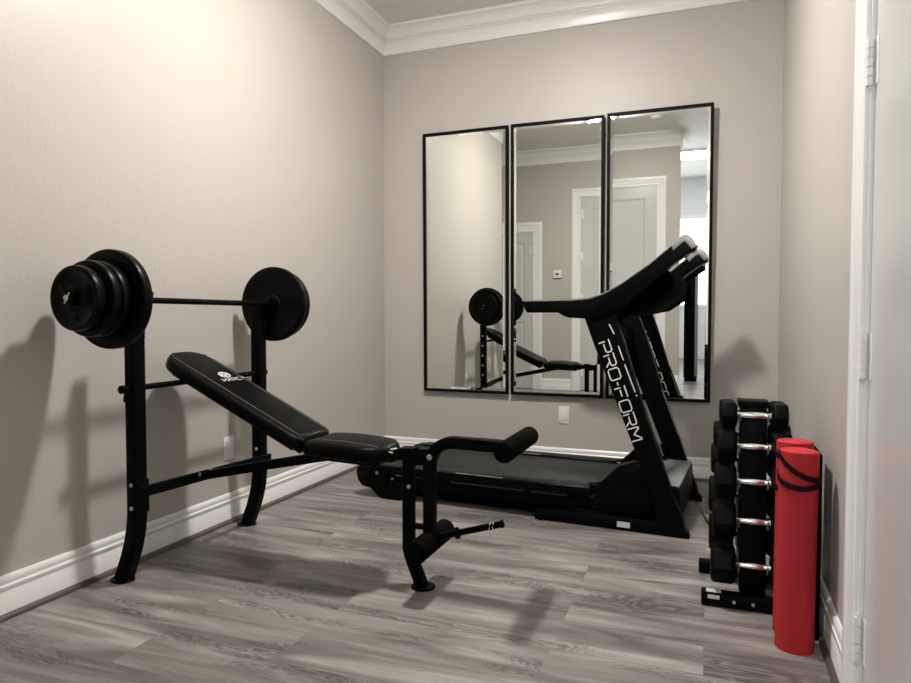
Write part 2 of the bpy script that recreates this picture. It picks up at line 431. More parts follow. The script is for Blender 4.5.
# ------------------------------------------------------------------ mirrors
def mirror(x0, x1, z0, z1, a, b, label):
    wd, hh = x1-x0, z1-z0
    # tilt about the bottom edge; the back stays clear of the wall
    off = .006+abs(a)*wd/2
    root = thing('wall_mirror', label, 'mirror', ((x0+x1)/2, YB-off, z0), (-b, 0, a), 'tall black framed mirrors on the back wall')
    F, D = .018, .026
    f = MB()
    t = f.bm; rg = []
    for q, y in ((0, 0), (0, -D+.0015), (.0015, -D), (F-.0015, -D), (F, -D+.0015), (F, 0)):
        rg.append([t.verts.new(p) for p in ((-wd/2+q, y, q), (wd/2-q, y, q), (wd/2-q, y, hh-q), (-wd/2+q, y, hh-q))])
    for A, B_ in zip(rg, rg[1:]+rg[:1]):
        for i in range(4): t.faces.new((A[i], A[(i+1) % 4], B_[(i+1) % 4], B_[i]))
    link('frame', f, 'frame', root)
    link('backing', MB().box((-wd/2+F, -.008, F), (wd/2-F, -.003, hh-F)), 'dark', root)
    g = MB(); B = .019; u = wd/2-F; y1, y0 = -.016, -.0146
    t = g.bm
    O = [(-u, F), (u, F), (u, hh-F), (-u, hh-F)]; I = [(-u+B, F+B), (u-B, F+B), (u-B, hh-F-B), (-u+B, hh-F-B)]
    vo = [t.verts.new((p[0], y0, p[1])) for p in O]; vi = [t.verts.new((p[0], y1, p[1])) for p in I]; vb = [t.verts.new((p[0], -.010, p[1])) for p in O]
    for i in range(4):
        j = (i+1) % 4; t.faces.new((vo[i], vo[j], vi[j], vi[i])); t.faces.new((vb[i], vb[j], vo[j], vo[i]))
    t.faces.new(vi); t.faces.new(vb[::-1])
    link('glass', g, 'mirror', root, False)
    return root
mirror(-1.932, -1.296, .503, 2.350, -.006, -.010, 'left of the three tall black framed mirrors, nearest the corner')
mirror(-1.276, -.648, .503, 2.352, .009, -.009, 'middle of the three tall black framed mirrors')
mirror(-.627, .018, .503, 2.354, .0, -.019, 'right of the three tall black framed mirrors, behind the treadmill console')

# ------------------------------------------------------------------ outlets, thermostat, detector
def outlet(loc, rz, label):
    r = thing('wall_outlet', label, 'outlet', loc, (0, 0, rz))
    link('cover_plate', MB().box((-.036, -.006, -.058), (.036, 0, .058), .002), 'plast_w', r)
    link('socket', MB().box((-.016, -.0085, -.034), (.016, -.005, .034), .002), 'plast_w', r)
    link('screw', MB().cyl((0, -.0068, .048), (0, -.0055, .048), .003, seg=10), 'plast_w', r)
outlet((XL, 2.736, .377), PI/2, 'white electrical outlet low on the left wall behind the weight bench')
outlet((-.909, YB, .374), 0, 'white electrical outlet low on the back wall under the middle mirror')
t = thing('thermostat', 'small square thermostat beside the tall door in the mirror reflection', 'thermostat', (-1.781, YR, 1.524))
link('casing', MB().box((-.052, 0, -.052), (.052, .022, .052), .004), 'plast_w', t)
link('display', MB().box((-.018, .0215, -.012), (.018, .024, .014), .001), 'screen', t)
link('base_plate', MB().box((-.055, 0, -.062), (.055, .010, -.052), .001), 'dark', t)
t = thing('smoke_detector', 'round white smoke detector on the ceiling seen in the right mirror', 'smoke detector', (-.571, 1.035, ZC))
link('housing', MB().lathe([(0, 0), (.064, 0), (.064, -.012), (.056, -.030), (.040, -.036), (0, -.037)], (0, 0, 0), (0, 0, 1)), 'plast_w', t)

# recessed ceiling lamp that lights the gym
LX, LY = -.95, 2.52
t = thing('recessed_ceiling_light', 'round recessed ceiling light above the middle of the room', 'ceiling light', (LX, LY, ZC))
link('trim_ring', MB().lathe([(.108, -.001), (.108, -.009), (.134, -.006), (.138, 0), (.108, 0)], (0, 0, 0), (0, 0, 1)), 'plast_w', t)
link('lens', MB().lathe([(0, -.030), (.086, -.029), (.102, -.022), (.108, -.012), (.108, 0), (0, 0)], (0, 0, 0), (0, 0, 1)), 'lens', t)
t = thing('hall_fill_light', 'added square fill light on the ceiling of the bright hall behind', 'ceiling light', (-.35, -1.3, ZC))  # added panel, no fixture seen: whitens the hall and fills the gym
link('trim_ring', MB().box((-.32, -.32, -.03), (-.3, .32, 0)).box((.3, -.32, -.03), (.32, .32, 0)).box((-.3, -.32, -.03), (.3, -.3, 0)).box((-.3, .3, -.03), (.3, .32, 0)), 'plast_w', t)
link('lens', MB().box((-.3, -.3, -.022), (.3, .3, -.016)), 'hall_fill', t)

# tall dark cabinet in the hall, seen in the right mirror
t = thing('tall_cabinet', 'tall narrow black cabinet in the bright hall seen in the right mirror', 'cabinet', (-.215, -.42, 0))
link('body', MB().box((-.085, -.30, .05), (.085, .0, 1.80), .004), 'plastic', t)
link('door', MB().box((-.083, .001, .07), (.048, .020, 1.79), .003), 'gloss', t)
link('side_strip', MB().box((.052, .001, .07), (.083, .016, 1.79), .002), 'hood', t)
link('plinth', MB().box((-.075, -.28, 0), (.075, -.01, .05)), 'plastic', t)

# ------------------------------------------------------------------ weight bench
YN, YF, YM = 1.974, 2.735, 2.330     # posts and bench axis
XP = -2.072                          # post centre
bench = thing('weight_bench', 'black weight bench with reclined backrest and leg developer beside the left wall', 'weight bench', (-1.6, YM, 0))
def BL(p): return (p[0]+1.6, p[1]-YM, p[2])
def bl(path): return [BL(p) for p in path]
for y in (YN, YF):
    pth = [(XP, y, 1.085), (XP, y, .34), (XP-.001, y, .27), (XP-.008, y, .21), (XP-.022, y, .15), (XP-.042, y, .09), (XP-.078, y, .004)]
    post = link('upright_post', MB().sweep(bl(pth), rrect(.056, .056, .008)), 'steel', bench)
    fp = MB().lathe([(0, 0), (.046, 0), (.046, .004), (.043, .007), (0, .007)], (0, 0, 0), (0, 0, 1), 32); fp.bm.transform(Matrix.Diagonal((1.1, .9, 1, 1)))
    link('foot_plate', fp, 'steel', post, loc=BL((XP-.082, y, 0)))
    # J hook that carries the bar
    hk = MB()
    hk.prism([(.027, .955), (.033, .955), (.036, 1.075), (.060, 1.083), (.076, 1.105), (.081, 1.135), (.075, 1.137), (.068, 1.112), (.055, 1.092), (.027, 1.088)], -.020, .020, 'y', .001)
    hook = link('bar_hook', hk, 'steel', post, loc=BL((XP, y, -.0)))
    link('end_cap', MB().box((-.029, -.029, 0), (.029, .029, .006), .002), 'plastic', post, loc=BL((XP, y, 1.085)))
    # adjustment bolts
    s = -1 if y == YN else 1
    b = MB()
    for z in (.302, .392):
        b.cyl(BL((XP+.004, y-.028, z)), BL((XP+.004, y-.036, z)), .008, seg=12, bev=.002)
    link_each('bolt', b, 'zinc', post)
    if y == YF:
        b = MB()
        for k in range(5): b.cyl(BL((XP, y+.027, .44+k*.095)), BL((XP, y+.0295, .44+k*.095)), .010, seg=14)
        link_each('adjustment_hole', b, 'silver', post)
# backrest support rod through the posts
r = link('support_rod', MB().cyl(BL((XP, YN-.06, .765)), BL((XP, YF+.04, .765)), .012), 'steel', bench)
rr = MB()
for y in (YN-.060, YF+.042): rr.cyl(BL((XP, y-.011, .765)), BL((XP, y+.011, .765)), .016, bev=.004)
link_each('rod_knob', rr, 'plastic', r)
rr = MB().tube(bl([(XP, YN-.046, .755), (XP-.004, YN-.048, .735), (XP-.008, YN-.046, .715)]), .004, 8)
link('rod_clip', rr, 'steel', r)
# lower cross brace and main rail
cb = link('cross_brace', MB().sweep(bl([(XP+.038, YN-.028, .366), (XP+.038, YF+.028, .340)]), rrect(.020, .042, .004), up=(1, 0, 0)).box(BL((XP+.027, YN-.029, .280)), BL((XP+.032, YN+.029, .410)), .001), 'steel', bench)
link_each('brace_bolt', MB().cyl(BL((XP+.045, YM, .368)), BL((XP+.054, YM, .368)), .011, seg=12, bev=.002).cyl(BL((XP+.045, YM-.07, .368)), BL((XP+.052, YM-.07, .368)), .008, seg=12), 'zinc', cb)
link('main_rail', MB().sweep(bl([(XP+.04, YM, .352), (-1.714, YM, .421), (-1.38, YM, .490), (-1.20, YM, .508), (-1.045, YM, .508)]), rrect(.038, .038, .005)), 'steel', bench)
# front leg
leg = link('front_leg', MB().sweep(bl([(-1.073, YM, .495), (-1.073, YM, .15), (-1.066, YM, .12), (-1.052, YM, .085), (-1.018, YM, .004)]), rrect(.042, .042, .006)), 'steel', bench)
link('foot_plate', MB().lathe([(0, 0), (.047, 0), (.047, .004), (.043, .008), (0, .008)], (0, 0, 0), (0, 0, 1), 32), 'steel', leg, loc=BL((-1.014, YM, 0)))
link('top_cap', MB().box(BL((-1.104, YM-.03, .530)), BL((-1.042, YM+.03, .538)), .002), 'plastic', leg)
hg = MB()
for s in (-1, 1): hg.prism([(-1.085+1.6, .470), (-.970+1.6, .482), (-.962+1.6, .528), (-1.085+1.6, .530)], s*.024-.002, s*.024+.002, 'y')
link_each('pivot_bracket', hg, 'steel', leg)
link('leg_bolt', MB().cyl(BL((-1.062, YM-.022, .392)), BL((-1.062, YM-.031, .392)), .008, seg=12, bev=.002), 'zinc', leg)
# leg developer arm
cx, cz, R = -.885, .470, .100
pth = [(-.985, YM, .165), (-.985, YM, .465)]+arc((cx, cz), R, 178, 92, 9, lambda a, b: (a, YM, b))+[(-.75, YM, .568), (-.625, YM, .566)]
arm = link('leg_developer_arm', MB().sweep(bl(pth), rrect(.044, .044, .006)), 'steel', bench)
link('pivot_bolt', MB().cyl(BL((-.975, YM-.024, .512)), BL((-.975, YM-.034, .512)), .011, seg=14, bev=.002), 'zinc', arm)
link('stopper', MB().cyl(BL((-1.05, YM, .235)), BL((-1.006, YM, .235)), .012), 'rubber', arm)
def roller(c, y0, y1, r):
    x, z = c
    f = MB().lathe([(.013, 0), (r-.010, 0), (r-.003, .003), (r, .010), (r, y1-y0-.010), (r-.003, y1-y0-.003), (r-.010, y1-y0), (.013, y1-y0)], BL((x, y0, z)), (0, 1, 0), 36)
    o = link('foam_roller', f, 'foam', arm)
    link('roller_tube', MB().cyl(BL((x, y0-.002, z)), BL((x, y1+.002, z)), .0125).cyl(BL((x, y0-.004, z)), BL((x, y0+.003, z)), .015), 'plastic', o)
roller((-.634, .586), YM-.206, YM+.155, .036)
roller((-.975, .190), YM-.165, YM+.140, .042)
peg = link('weight_peg', MB().cyl(BL((-.975, YM, .196)), BL((-.700, YM, .280)), .0125).cyl(BL((-.880, YM, .2250)), BL((-.868, YM, .2287)), .022, bev=.003).cyl(BL((-.703, YM, .279)), BL((-.694, YM, .282)), .0145), 'steel', arm)
cl = MB().tube([BL((-.742+.001*math.sin(a), YM+.016*math.cos(a), .267+.016*math.sin(a))) for a in [k*PI/5 for k in range(11)]], .0022, 6)
cl.tube([BL((-.730+.001*math.sin(a), YM+.016*math.cos(a), .271+.016*math.sin(a))) for a in [k*PI/5 for k in range(11)]], .0022, 6)
cl.tube(bl([(-.742, YM-.016, .262), (-.738, YM-.020, .245), (-.732, YM-.018, .236)]), .0022, 6)
link('spring_clip', cl, 'chrome', peg)

# pads: a rounded slab with crowned top
def pad(L, W, T, cor=.045, edge=.016, crown=.006, nx=56, ny=22, taper=0., sag=0., cor2=None):
    """slab 0..L along x, centred on y, top at z=0; rounded plan corners"""
    mb = MB(); t = mb.bm
    def half(x):   # half-width at x
        w = W/2*(1-taper*abs(2*x/L-1)**3)
        for e, c_ in ((x, cor), (L-x, cor2 or cor)):
            if e < c_: w -= c_-math.sqrt(max(0, c_**2-(c_-e)**2))
        return w
    def zoff(dist):
        return 0 if dist >= edge else -(edge-math.sqrt(max(0, edge**2-(edge-dist)**2)))
    rings = []
    xs = [L*(.5-.5*math.cos(PI*i/nx)) for i in range(nx+1)]
    for x in xs:
        hw = half(min(max(x, .0008), L-.0008)); ring = []
        ex = min(x, L-x)
        for j in range(ny+1):
            s = -math.cos(PI*j/ny); y = s*hw
            dist = min(ex, hw-abs(y))
            z = zoff(dist)+crown*(1-s*s)*min(1, ex/.04)+sag*math.sin(PI*x/L)
            ring.append((x, y, z))
        bot = [(x, y, -T-zoff(min(ex, hw-abs(y)))*.6) for (x, y, z) in reversed(ring)]
        rings.append([t.verts.new(p) for p in ring+bot])
    n = len(rings[0])
    for A, B in zip(rings, rings[1:]):
        for i in range(n): t.faces.new((A[i], A[(i+1) % n], B[(i+1) % n], B[i]))
    t.faces.new(rings[0]); t.faces.new(rings[-1][::-1])
    bmesh.ops.remove_doubles(t, verts=t.verts[:], dist=.0003)
    return mb
ang = math.atan2(.317, .67)
BT = (-2.186, .890); BLn = .781
Mb = Matrix.Translation(BL((BT[0], YM, BT[1]))) @ Matrix.Rotation(ang, 4, 'Y')
bp_ = pad(BLn, .268, .052, cor=.115, cor2=.045, edge=.020, crown=.008, taper=.04)
bp_.bm.transform(Mb)
back = link('backrest_pad', bp_, 'vinyl', bench, angle=60)
def on_pad(Mx, L, y, crown, x0, x1, n=24, lift=.0012, W=.134):
    out = []
    for i in range(n+1):
        x = x0+(x1-x0)*i/n; ex = min(x, L-x); s = y/W
        dist = min(ex, W-abs(y)); e = .02
        z = (0 if dist >= e else -(e-math.sqrt(max(0, e*e-(e-dist)**2))))+crown*(1-s*s)*min(1, ex/.04)
        out.append(Mx @ Vector((x, y, z+lift)))
    return out
for y in (-.094, .094):
    link('seam_piping', MB().tube(on_pad(Mb, BLn, y, .008, .052, BLn-.006), .0016, 6), 'stitch', back)
link('backrest_board', MB().box((.09, -.105, -.064), (BLn-.03, .105, -.050), .003, mtx=Mb).box((.16, -.05, -.085), (BLn-.02, -.03, -.062), .003, mtx=Mb).box((.16, .03, -.085), (BLn-.02, .05, -.062), .003, mtx=Mb), 'plastic', back)
# emblem on the backrest (ring with a stylised figure and the word under it)
def strokes(lines, wd, th, Mx):
    """flat ribbons: polylines in the (x, y) plane of Mx, thickness th along z"""
    mb = MB()
    for ln in lines:
        closed = len(ln) > 2 and ln[0] == ln[-1]
        pts = [Vector((*p, th/2)) for p in (ln[:-1] if closed else ln)]
        sec = [(-th/2, -wd/2), (th/2, -wd/2), (th/2, wd/2), (-th/2, wd/2)]
        mb.sweep(pts, sec, closed, up=(0, 0, 1))
    mb.bm.transform(Mx); return mb
# text runs across the pad: reading direction = +y (away from viewer), letters' tops towards the high end (-x)
ML = Mb @ Matrix.Translation((.288, .024, .0088)) @ Matrix(((0, -1, 0, 0), (1, 0, 0, 0), (0, 0, 1, 0), (0, 0, 0, 1)))
ring = [(-.012+.028*math.cos(a), .036+.022*math.sin(a)) for a in [2*PI*k/28 for k in range(28)]]; ring.append(ring[0])
fig0 = [[(-.017, .036), (-.006, .033), (-.002, .024)], [(.017, .036), (.006, .033), (.002, .024)], [(-.007, .044), (0, .040), (.007, .044)], [(-.006, .018), (0, .022), (.006, .018)], [(-.018, .030), (-.010, .026)], [(.018, .030), (.010, .026)]]
fig = [[(p[0]*1.2-.012, (p[1]-.030)*1.15+.036) for p in l] for l in fig0]
em = strokes([ring], .0055, .0012, ML); em.merge(strokes(fig, .0048, .0012, ML).bm)
link('emblem', em, 'white', back, False)
GL = {'M': ([[(0, 0), (0, 1), (.5, .35), (1, 1), (1, 0)]], 1.), 'A': ([[(0, 0), (.45, 1), (.9, 0)], [(.18, .35), (.72, .35)]], .9),
      'R': ([[(0, 0), (0, 1), (.7, 1), (.85, .85), (.85, .6), (.7, .45), (0, .45)], [(.4, .45), (.88, 0)]], .88),
      'C': ([[(.85, 1), (.15, 1), (0, .85), (0, .15), (.15, 0), (.85, 0)]], .85), 'Y': ([[(0, 1), (.45, .5), (.9, 1)], [(.45, .5), (.45, 0)]], .9),
      'P': ([[(0, 0), (0, .62)], [(-.12, 1), (.95, 1), (1.08, .86), (1.08, .56), (.95, .42), (.22, .42)]], 1.08),
      'r': ([[(0, 0), (0, .60)], [(-.12, 1), (.95, 1), (1.08, .86), (1.08, .60), (.95, .46), (.22, .46)], [(.62, .46), (1.1, 0)]], 1.1),
      'O': ([[(.15, 1), (.95, 1), (1.1, .86), (1.1, .14), (.95, 0), (.15, 0), (0, .14), (0, .86), (.15, 1)]], 1.1),
      '-': ([[(0, .48), (.32, .48)]], .32), 'F': ([[(0, 0), (0, .62)], [(-.12, 1), (1.0, 1)], [(.2, .5), (.85, .5)]], 1.),
      'm': ([[(0, 0), (0, .95), (.12, 1), (.62, .42), (1.1, 1), (1.22, .95), (1.22, 0)]], 1.22)}
def word(s, h, gap, x0, y0, xs=1.):
    out = []; x = x0
    for ch in s:
        ls, w_ = GL[ch]
        for l in ls: out.append([(x+p[0]*h*xs, y0+p[1]*h) for p in l])
        x += (w_*xs+gap)*h
    return out, x-gap*h-x0
ls, wd = word('MARCY', .022, .34, 0, 0, 1.12)
ls = [[(p[0]-wd/2+.004, p[1]-.018) for p in l] for l in ls]
link('brand_print', strokes(ls, .0026, .0012, ML), 'white', back, False)

sang = math.atan2(.012, .33)
Ms = Matrix.Translation(BL((-1.486, YM, .549))) @ Matrix.Rotation(sang, 4, 'Y')
sp = pad(.356, .262, .050, cor=.035, cor2=.100, edge=.022, crown=.010, taper=.09, sag=.010)
sp.bm.transform(Ms)
seat = link('seat_pad', sp, 'vinyl', bench, angle=60)
for y in (-.085, .085):
    pts = []
    for i in range(25):
        x = .004+(.318)*i/24; ex = min(x, .356-x); e = .022
        z = (0 if ex >= e else -(e-math.sqrt(max(0, e*e-(e-ex)**2))))+.010*(1-(y/.131)**2)*min(1, ex/.04)+.010*math.sin(PI*x/.356)
        pts.append(Ms @ Vector((x, y*(1-.06*abs(2*x/.345-1)**3), z+.0012)))
    link('seam_piping', MB().tube(pts, .0016, 6), 'stitch', seat)
link('seat_board', MB().box((.02, -.105, -.062), (.325, .105, -.050), .003, mtx=Ms), 'plastic', seat)
link('seat_bracket', MB().prism([(-1.42+1.6, .492), (-1.36+1.6, .492), (-1.20+1.6, .480), (-1.13+1.6, .480), (-1.13+1.6, .515), (-1.42+1.6, .52)], -.03, .03, 'y', .002), 'steel', bench)
link_each('seat_pin', MB().cyl(BL((-1.135, YM-.04, .530)), BL((-1.120, YM-.012, .530)), .006, seg=10).cyl(BL((-1.150, YM-.045, .526)), BL((-1.118, YM-.045, .520)), .0045, seg=8), 'chrome', bench)

# ------------------------------------------------------------------ barbell
XB, ZB = -2.016, 1.104
bar = thing('barbell_bar', 'black barbell bar resting in the hooks of the weight bench', 'barbell', (XB, YM, ZB))
link('shaft', MB().cyl((0, 1.640-YM, 0), (0, 2.935-YM, 0), .0122), 'steel', bar)
ic = MB()
for y in (1.841,): ic.cyl((0, y-YM, 0), (0, y-YM+.012, 0), .022, bev=.003)
link_each('inner_collar', ic, 'steel', bar)
def plate(y0, y1, r, label, side, grp):
    """y0 = face away from the bench centre"""
    th = abs(y1-y0); s = 1 if y1 > y0 else -1
    t_ = thing('weight_plate', label, 'weight plate', (XB, (y0+y1)/2, ZB), (0, 0, 0), grp)
    h = th/2; e = .008
    prof = [(.0128, -h), (.040, -h), (.042, -h+.002), (.046, -h+.006), (r*.74, -h+.007), (r*.80, -h+.003), (r*.86, -h), (r-e, -h), (r-e*.3, -h+e*.3), (r, -h+e),
            (r, h-e), (r-e*.3, h-e*.3), (r-e, h), (r*.86, h), (r*.80, h-.003), (r*.74, h-.007), (.046, h-.006), (.042, h-.002), (.040, h), (.0128, h), (.0128, -h)]
    link('disc', MB().lathe(prof, (0, 0, 0), (0, 1, 0), 72), 'plate', t_)
    rb = MB()
    for k in range(3):   # raised lugs on the visible face
        a = 2*PI*k/3+.5
        c, sn = math.cos(a), math.sin(a)
        q = r*.58
        rb.cyl((q*c, -s*(h-.008), q*sn), (q*c, -s*(h-.003), q*sn), r*.12, seg=20, bev=.001)
    link_each('raised_lug', rb, 'plate', t_)
G = 'black weight plates on the barbell'

plate(1.800, 1.838, .180, 'largest black weight plate on the near end, innermost of its stack', -1, G)
plate(1.752, 1.787, .134, 'middle sized black weight plate directly outside the largest one on the near end', -1, G)
plate(1.714, 1.750, .134, 'middle sized black weight plate second from the outside on the near end', -1, G)
plate(1.664, 1.702, .113, 'small black weight plate facing the viewer, outermost on the near end', -1, G)
plate(2.802, 2.768, .184, 'largest black weight plate on the far end of the bar, nearest the post', 1, G)
plate(2.852, 2.812, .170, 'middle sized black weight plate on the far end behind the largest one', 1, G)
plate(2.886, 2.854, .134, 'small outermost black weight plate on the far end of the bar', 1, G)
def collar(y, s, label):
    c = thing('spinlock_collar', label, 'barbell collar', (XB, y, ZB))
    b = MB(); b.cyl((0, 0, 0), (0, s*.018, 0), .022, bev=.002)
    for k in range(4):
        a = PI/2*k+.6
        b.cyl((.012*math.cos(a), s*.010, .012*math.sin(a)), (.034*math.cos(a), s*.010, .034*math.sin(a)), .0065, .0052, seg=10, bev=.001)
    link('star_nut', b, 'steel', c)
    b = MB().cyl((0, s*.016, 0), (0, s*.026, 0), .0105, bev=.002)
    link('bar_cap', b, 'chrome', c)
    b = MB()
    for k in (0, 2):
        a = PI/2*k+.6
        b.box((-.003, min(s*.018, s*.021), .006), (.003, max(s*.018, s*.021), .022), .0006, mtx=Matrix.Rotation(a, 4, 'Y'))
    link_each('chrome_tab', b, 'chrome', c)
collar(1.661, -1, 'star collar with bright chrome centre on the near end of the bar')
collar(2.888, 1, 'chrome tipped star collar on the far end of the bar')

# ------------------------------------------------------------------ treadmill
TH = math.radians(4.1)
TO = (-.104, 3.273, 0)
tm = thing('treadmill', 'black treadmill with slanted uprights in front of the mirrors', 'treadmill', TO, (0, 0, -TH))
Wd = .76
# base frame on the floor
bf = MB()
for y0, y1 in ((.0, .05), (Wd-.05, Wd)): bf.box((-.72, y0, .004), (-.06, y1, .052), .004)
bf.box((-.16, .05, .004), (-.08, Wd-.05, .05), .004); bf.box((-.70, .05, .006), (-.64, Wd-.05, .045), .004)
base = link('base_frame', bf, 'steel', tm)
st = link('warning_sticker', MB().box((-.300, -.0012, .018), (-.238, .0004, .045)), 'sticker', base, False)
mm = MB()
for y0, y1 in ((.0, .05), (Wd-.05, Wd)): mm.cyl((-.690, y0+.005, .022), (-.690, y0-.006 if y0 == 0 else y1+.006, .022), .020, bev=.002)
link_each('transport_wheel', mm, 'rubber', base)
# uprights
uprL = [(-.478, 1.062), (-.421, .905), (-.304, .612), (-.208, .368), (-.125, .145), (-.118, .060), (-.128, .046), (-.112, .022), (-.082, 0), (.036, 0), (.030, .024), (.012, .044), (.004, .086), (-.022, .150), (-.057, .241), (-.099, .366), (-.192, .633), (-.273, .905), (-.330, 1.062)]
ups = []
for k, (y0, y1) in enumerate(((.0, .062), (Wd-.062, Wd))):
    u = link('upright', MB().prism(uprL, y0, y1, 'y', .006, 2), 'plastic', tm, angle=30); ups.append(u)
# printing: near side reads downwards, far side upwards
ls, wd = word(['P', 'r', 'O', '-', 'F', 'O', 'r', 'm'], 1, .27, 0, 0, 1.0)
hgt = .0520
P0 = Vector((-.3965, 0, .910)); P1 = Vector((-.2325, 0, .440))
rd = (P1-P0).normalized(); sc = (P1-P0).length/wd
upv = Vector((-rd.z, 0, rd.x))                    # letters' tops towards the console front
ls2 = [[(p[0]*sc, p[1]*hgt) for p in l] for l in ls]
def basis(o, r, u):
    n = r.cross(u); return Matrix(((r.x, u.x, n.x, o.x), (r.y, u.y, n.y, o.y), (r.z, u.z, n.z, o.z), (0, 0, 0, 1)))
link('brand_print', strokes(ls2, .0058, .0012, basis(P0+Vector((0, -.0004, 0)), rd, upv)), 'white', ups[0], False)
link('brand_print', strokes(ls2, .0060, .0012, basis(P1+Vector((-.012, Wd+.0004, 0)), -rd, upv)), 'white', ups[1], False)
for k, y in enumerate((-.0002,)):
    lines = [[(-.346, 1.005), (-.322, .958)], [(-.301, .900), (-.276, .832)], [(-.270, .812), (-.219, .680)], [(-.214, .668), (-.211, .661)]]
    mx = Matrix(((1, 0, 0, 0), (0, 0, 1, y-.0006), (0, 1, 0, 0), (0, 0, 0, 1)))
    link_each('accent_stripe', strokes(lines, .0052, .0012, mx), 'white', ups[k], False)
# long pale seam on the upright's inner edge
for k, y in enumerate((.064, Wd-.064)):
    link('edge_trim', MB().tube([(-.188, y, .625), (-.096, y, .372)], .003, 6), 'silver', ups[k])
# console cross member between the uprights
cm = link('cross_member', MB().prism([(-.430, .985), (-.372, .985), (-.345, .915), (-.403, .915)], .062, Wd-.062, 'y', .008), 'gloss', tm)
link('logo_badge', MB().prism([(-.404, .913), (-.350, .913), (-.346, .900), (-.400, .900)], .30, .44, 'y', .002), 'silver', cm)
# motor hood
hd = link('motor_hood', MB().prism([(-.420, .190), (-.385, .205), (-.330, .222), (-.270, .228), (-.120, .228), (-.040, .226), (-.018, .220), (-.014, .14), (-.018, .05), (-.42, .06)], .064, Wd-.064, 'y', .010, 3), 'plastic', tm)
link('hood_top_panel', MB().prism([(-.27, .226), (-.040, .225), (-.022, .220), (-.022, .226), (-.040, .2285), (-.27, .232)], .075, Wd-.075, 'y'), 'hood', hd, False)
hs = MB()
for y0, y1 in ((.064, .120), (Wd-.120, Wd-.064)): hs.prism([(-.47, .196), (-.40, .212), (-.31, .300), (-.23, .330), (-.16, .300), (-.15, .200)], y0, y1, 'y', .008)
link_each('hood_shoulder', hs, 'gloss', hd)
link('hood_highlight', MB().box((-.33, .13, .220), (-.28, .20, .2300), .003), 'silver', hd)  # silver piece standing in for a white reflection on the hood
# deck: slight fall towards the rear
def deckz(x): return .190+(x+.45)*.004
X0, X1 = -1.70, -.40
dk = MB()
dk.box((X0, .060, .150), (X1, Wd-.060, .178), .003)
deck = link('deck_board', dk, 'plastic', tm)
link('running_belt', MB().box((X0-.03, .105, .176), (X1+.05, Wd-.105, .184), .003), 'belt', deck)
for y0, y1 in ((.0, .100), (Wd-.100, Wd)):
    rl = MB().box((X0-.02, y0, .146), (X1-.04, y1, .194), .006, 3)
    ra = link('foot_rail', rl, 'gloss', tm)
    yy = (y0, y0+.004) if y0 < .3 else (y1-.004, y1)
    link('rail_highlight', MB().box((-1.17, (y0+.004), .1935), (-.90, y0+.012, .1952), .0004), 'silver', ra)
fr = MB()
for y0, y1 in ((.045, .090), (Wd-.090, Wd-.045)):
    fr.box((-1.62, y0, .070), (-.40, y1, .122), .004)
    for x in (-1.30, -.86, -.48): fr.box((x-.022, y0, .12), (x+.022, y1, .150), .002)
fr.box((-1.30, .09, .072), (-1.24, Wd-.09, .12), .003); fr.box((-.90, .09, .072), (-.84, Wd-.09, .12), .003)
link('deck_frame', fr, 'steel', tm)
link_each('frame_skirt', MB().box((-1.60, .10, .012), (-.70, .13, .10), .003).box((-1.60, Wd-.13, .012), (-.70, Wd-.10, .10), .003), 'plastic', tm)
for y0 in (.0425, Wd-.045):  # grey strips standing in for a reflection along the deck frame
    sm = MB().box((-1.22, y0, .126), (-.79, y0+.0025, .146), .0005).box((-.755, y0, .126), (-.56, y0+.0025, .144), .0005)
    link_each('side_strip', sm, 'rail_reflection', tm, False)
# rear end: roller, end caps, feet
rro = link('rear_roller', MB().cyl((-1.735, .09, .150), (-1.735, Wd-.09, .150), .034), 'belt', tm)
for y0, y1 in ((-.004, .105), (Wd-.105, Wd+.004)):
    ec = MB().prism([(-1.60, .188), (-1.69, .190), (-1.765, .188), (-1.800, .172), (-1.806, .140), (-1.795, .095), (-1.765, .062), (-1.715, .056), (-1.60, .090)], y0, y1, 'y', .012, 3)
    e_ = link('end_cap', ec, 'gloss', tm)
    link('rear_foot', MB().prism([(-1.735, .070), (-1.665, .012), (-1.640, 0), (-1.52, 0), (-1.50, .03), (-1.50, .105), (-1.60, .105)], y0+.010, y1-.015, 'y', .006), 'rubber', e_)
    s = -1 if y0 < .3 else 1
    yy = y0 if s < 0 else y1
    link_each('adjuster_bolt', MB().cyl((-1.66, yy+s*-.004, .150), (-1.66, yy+s*.004, .150), .009, seg=12).cyl((-1.56, yy-s*.004, .125), (-1.56, yy+s*.004, .125), .007, seg=12), 'zinc', e_)
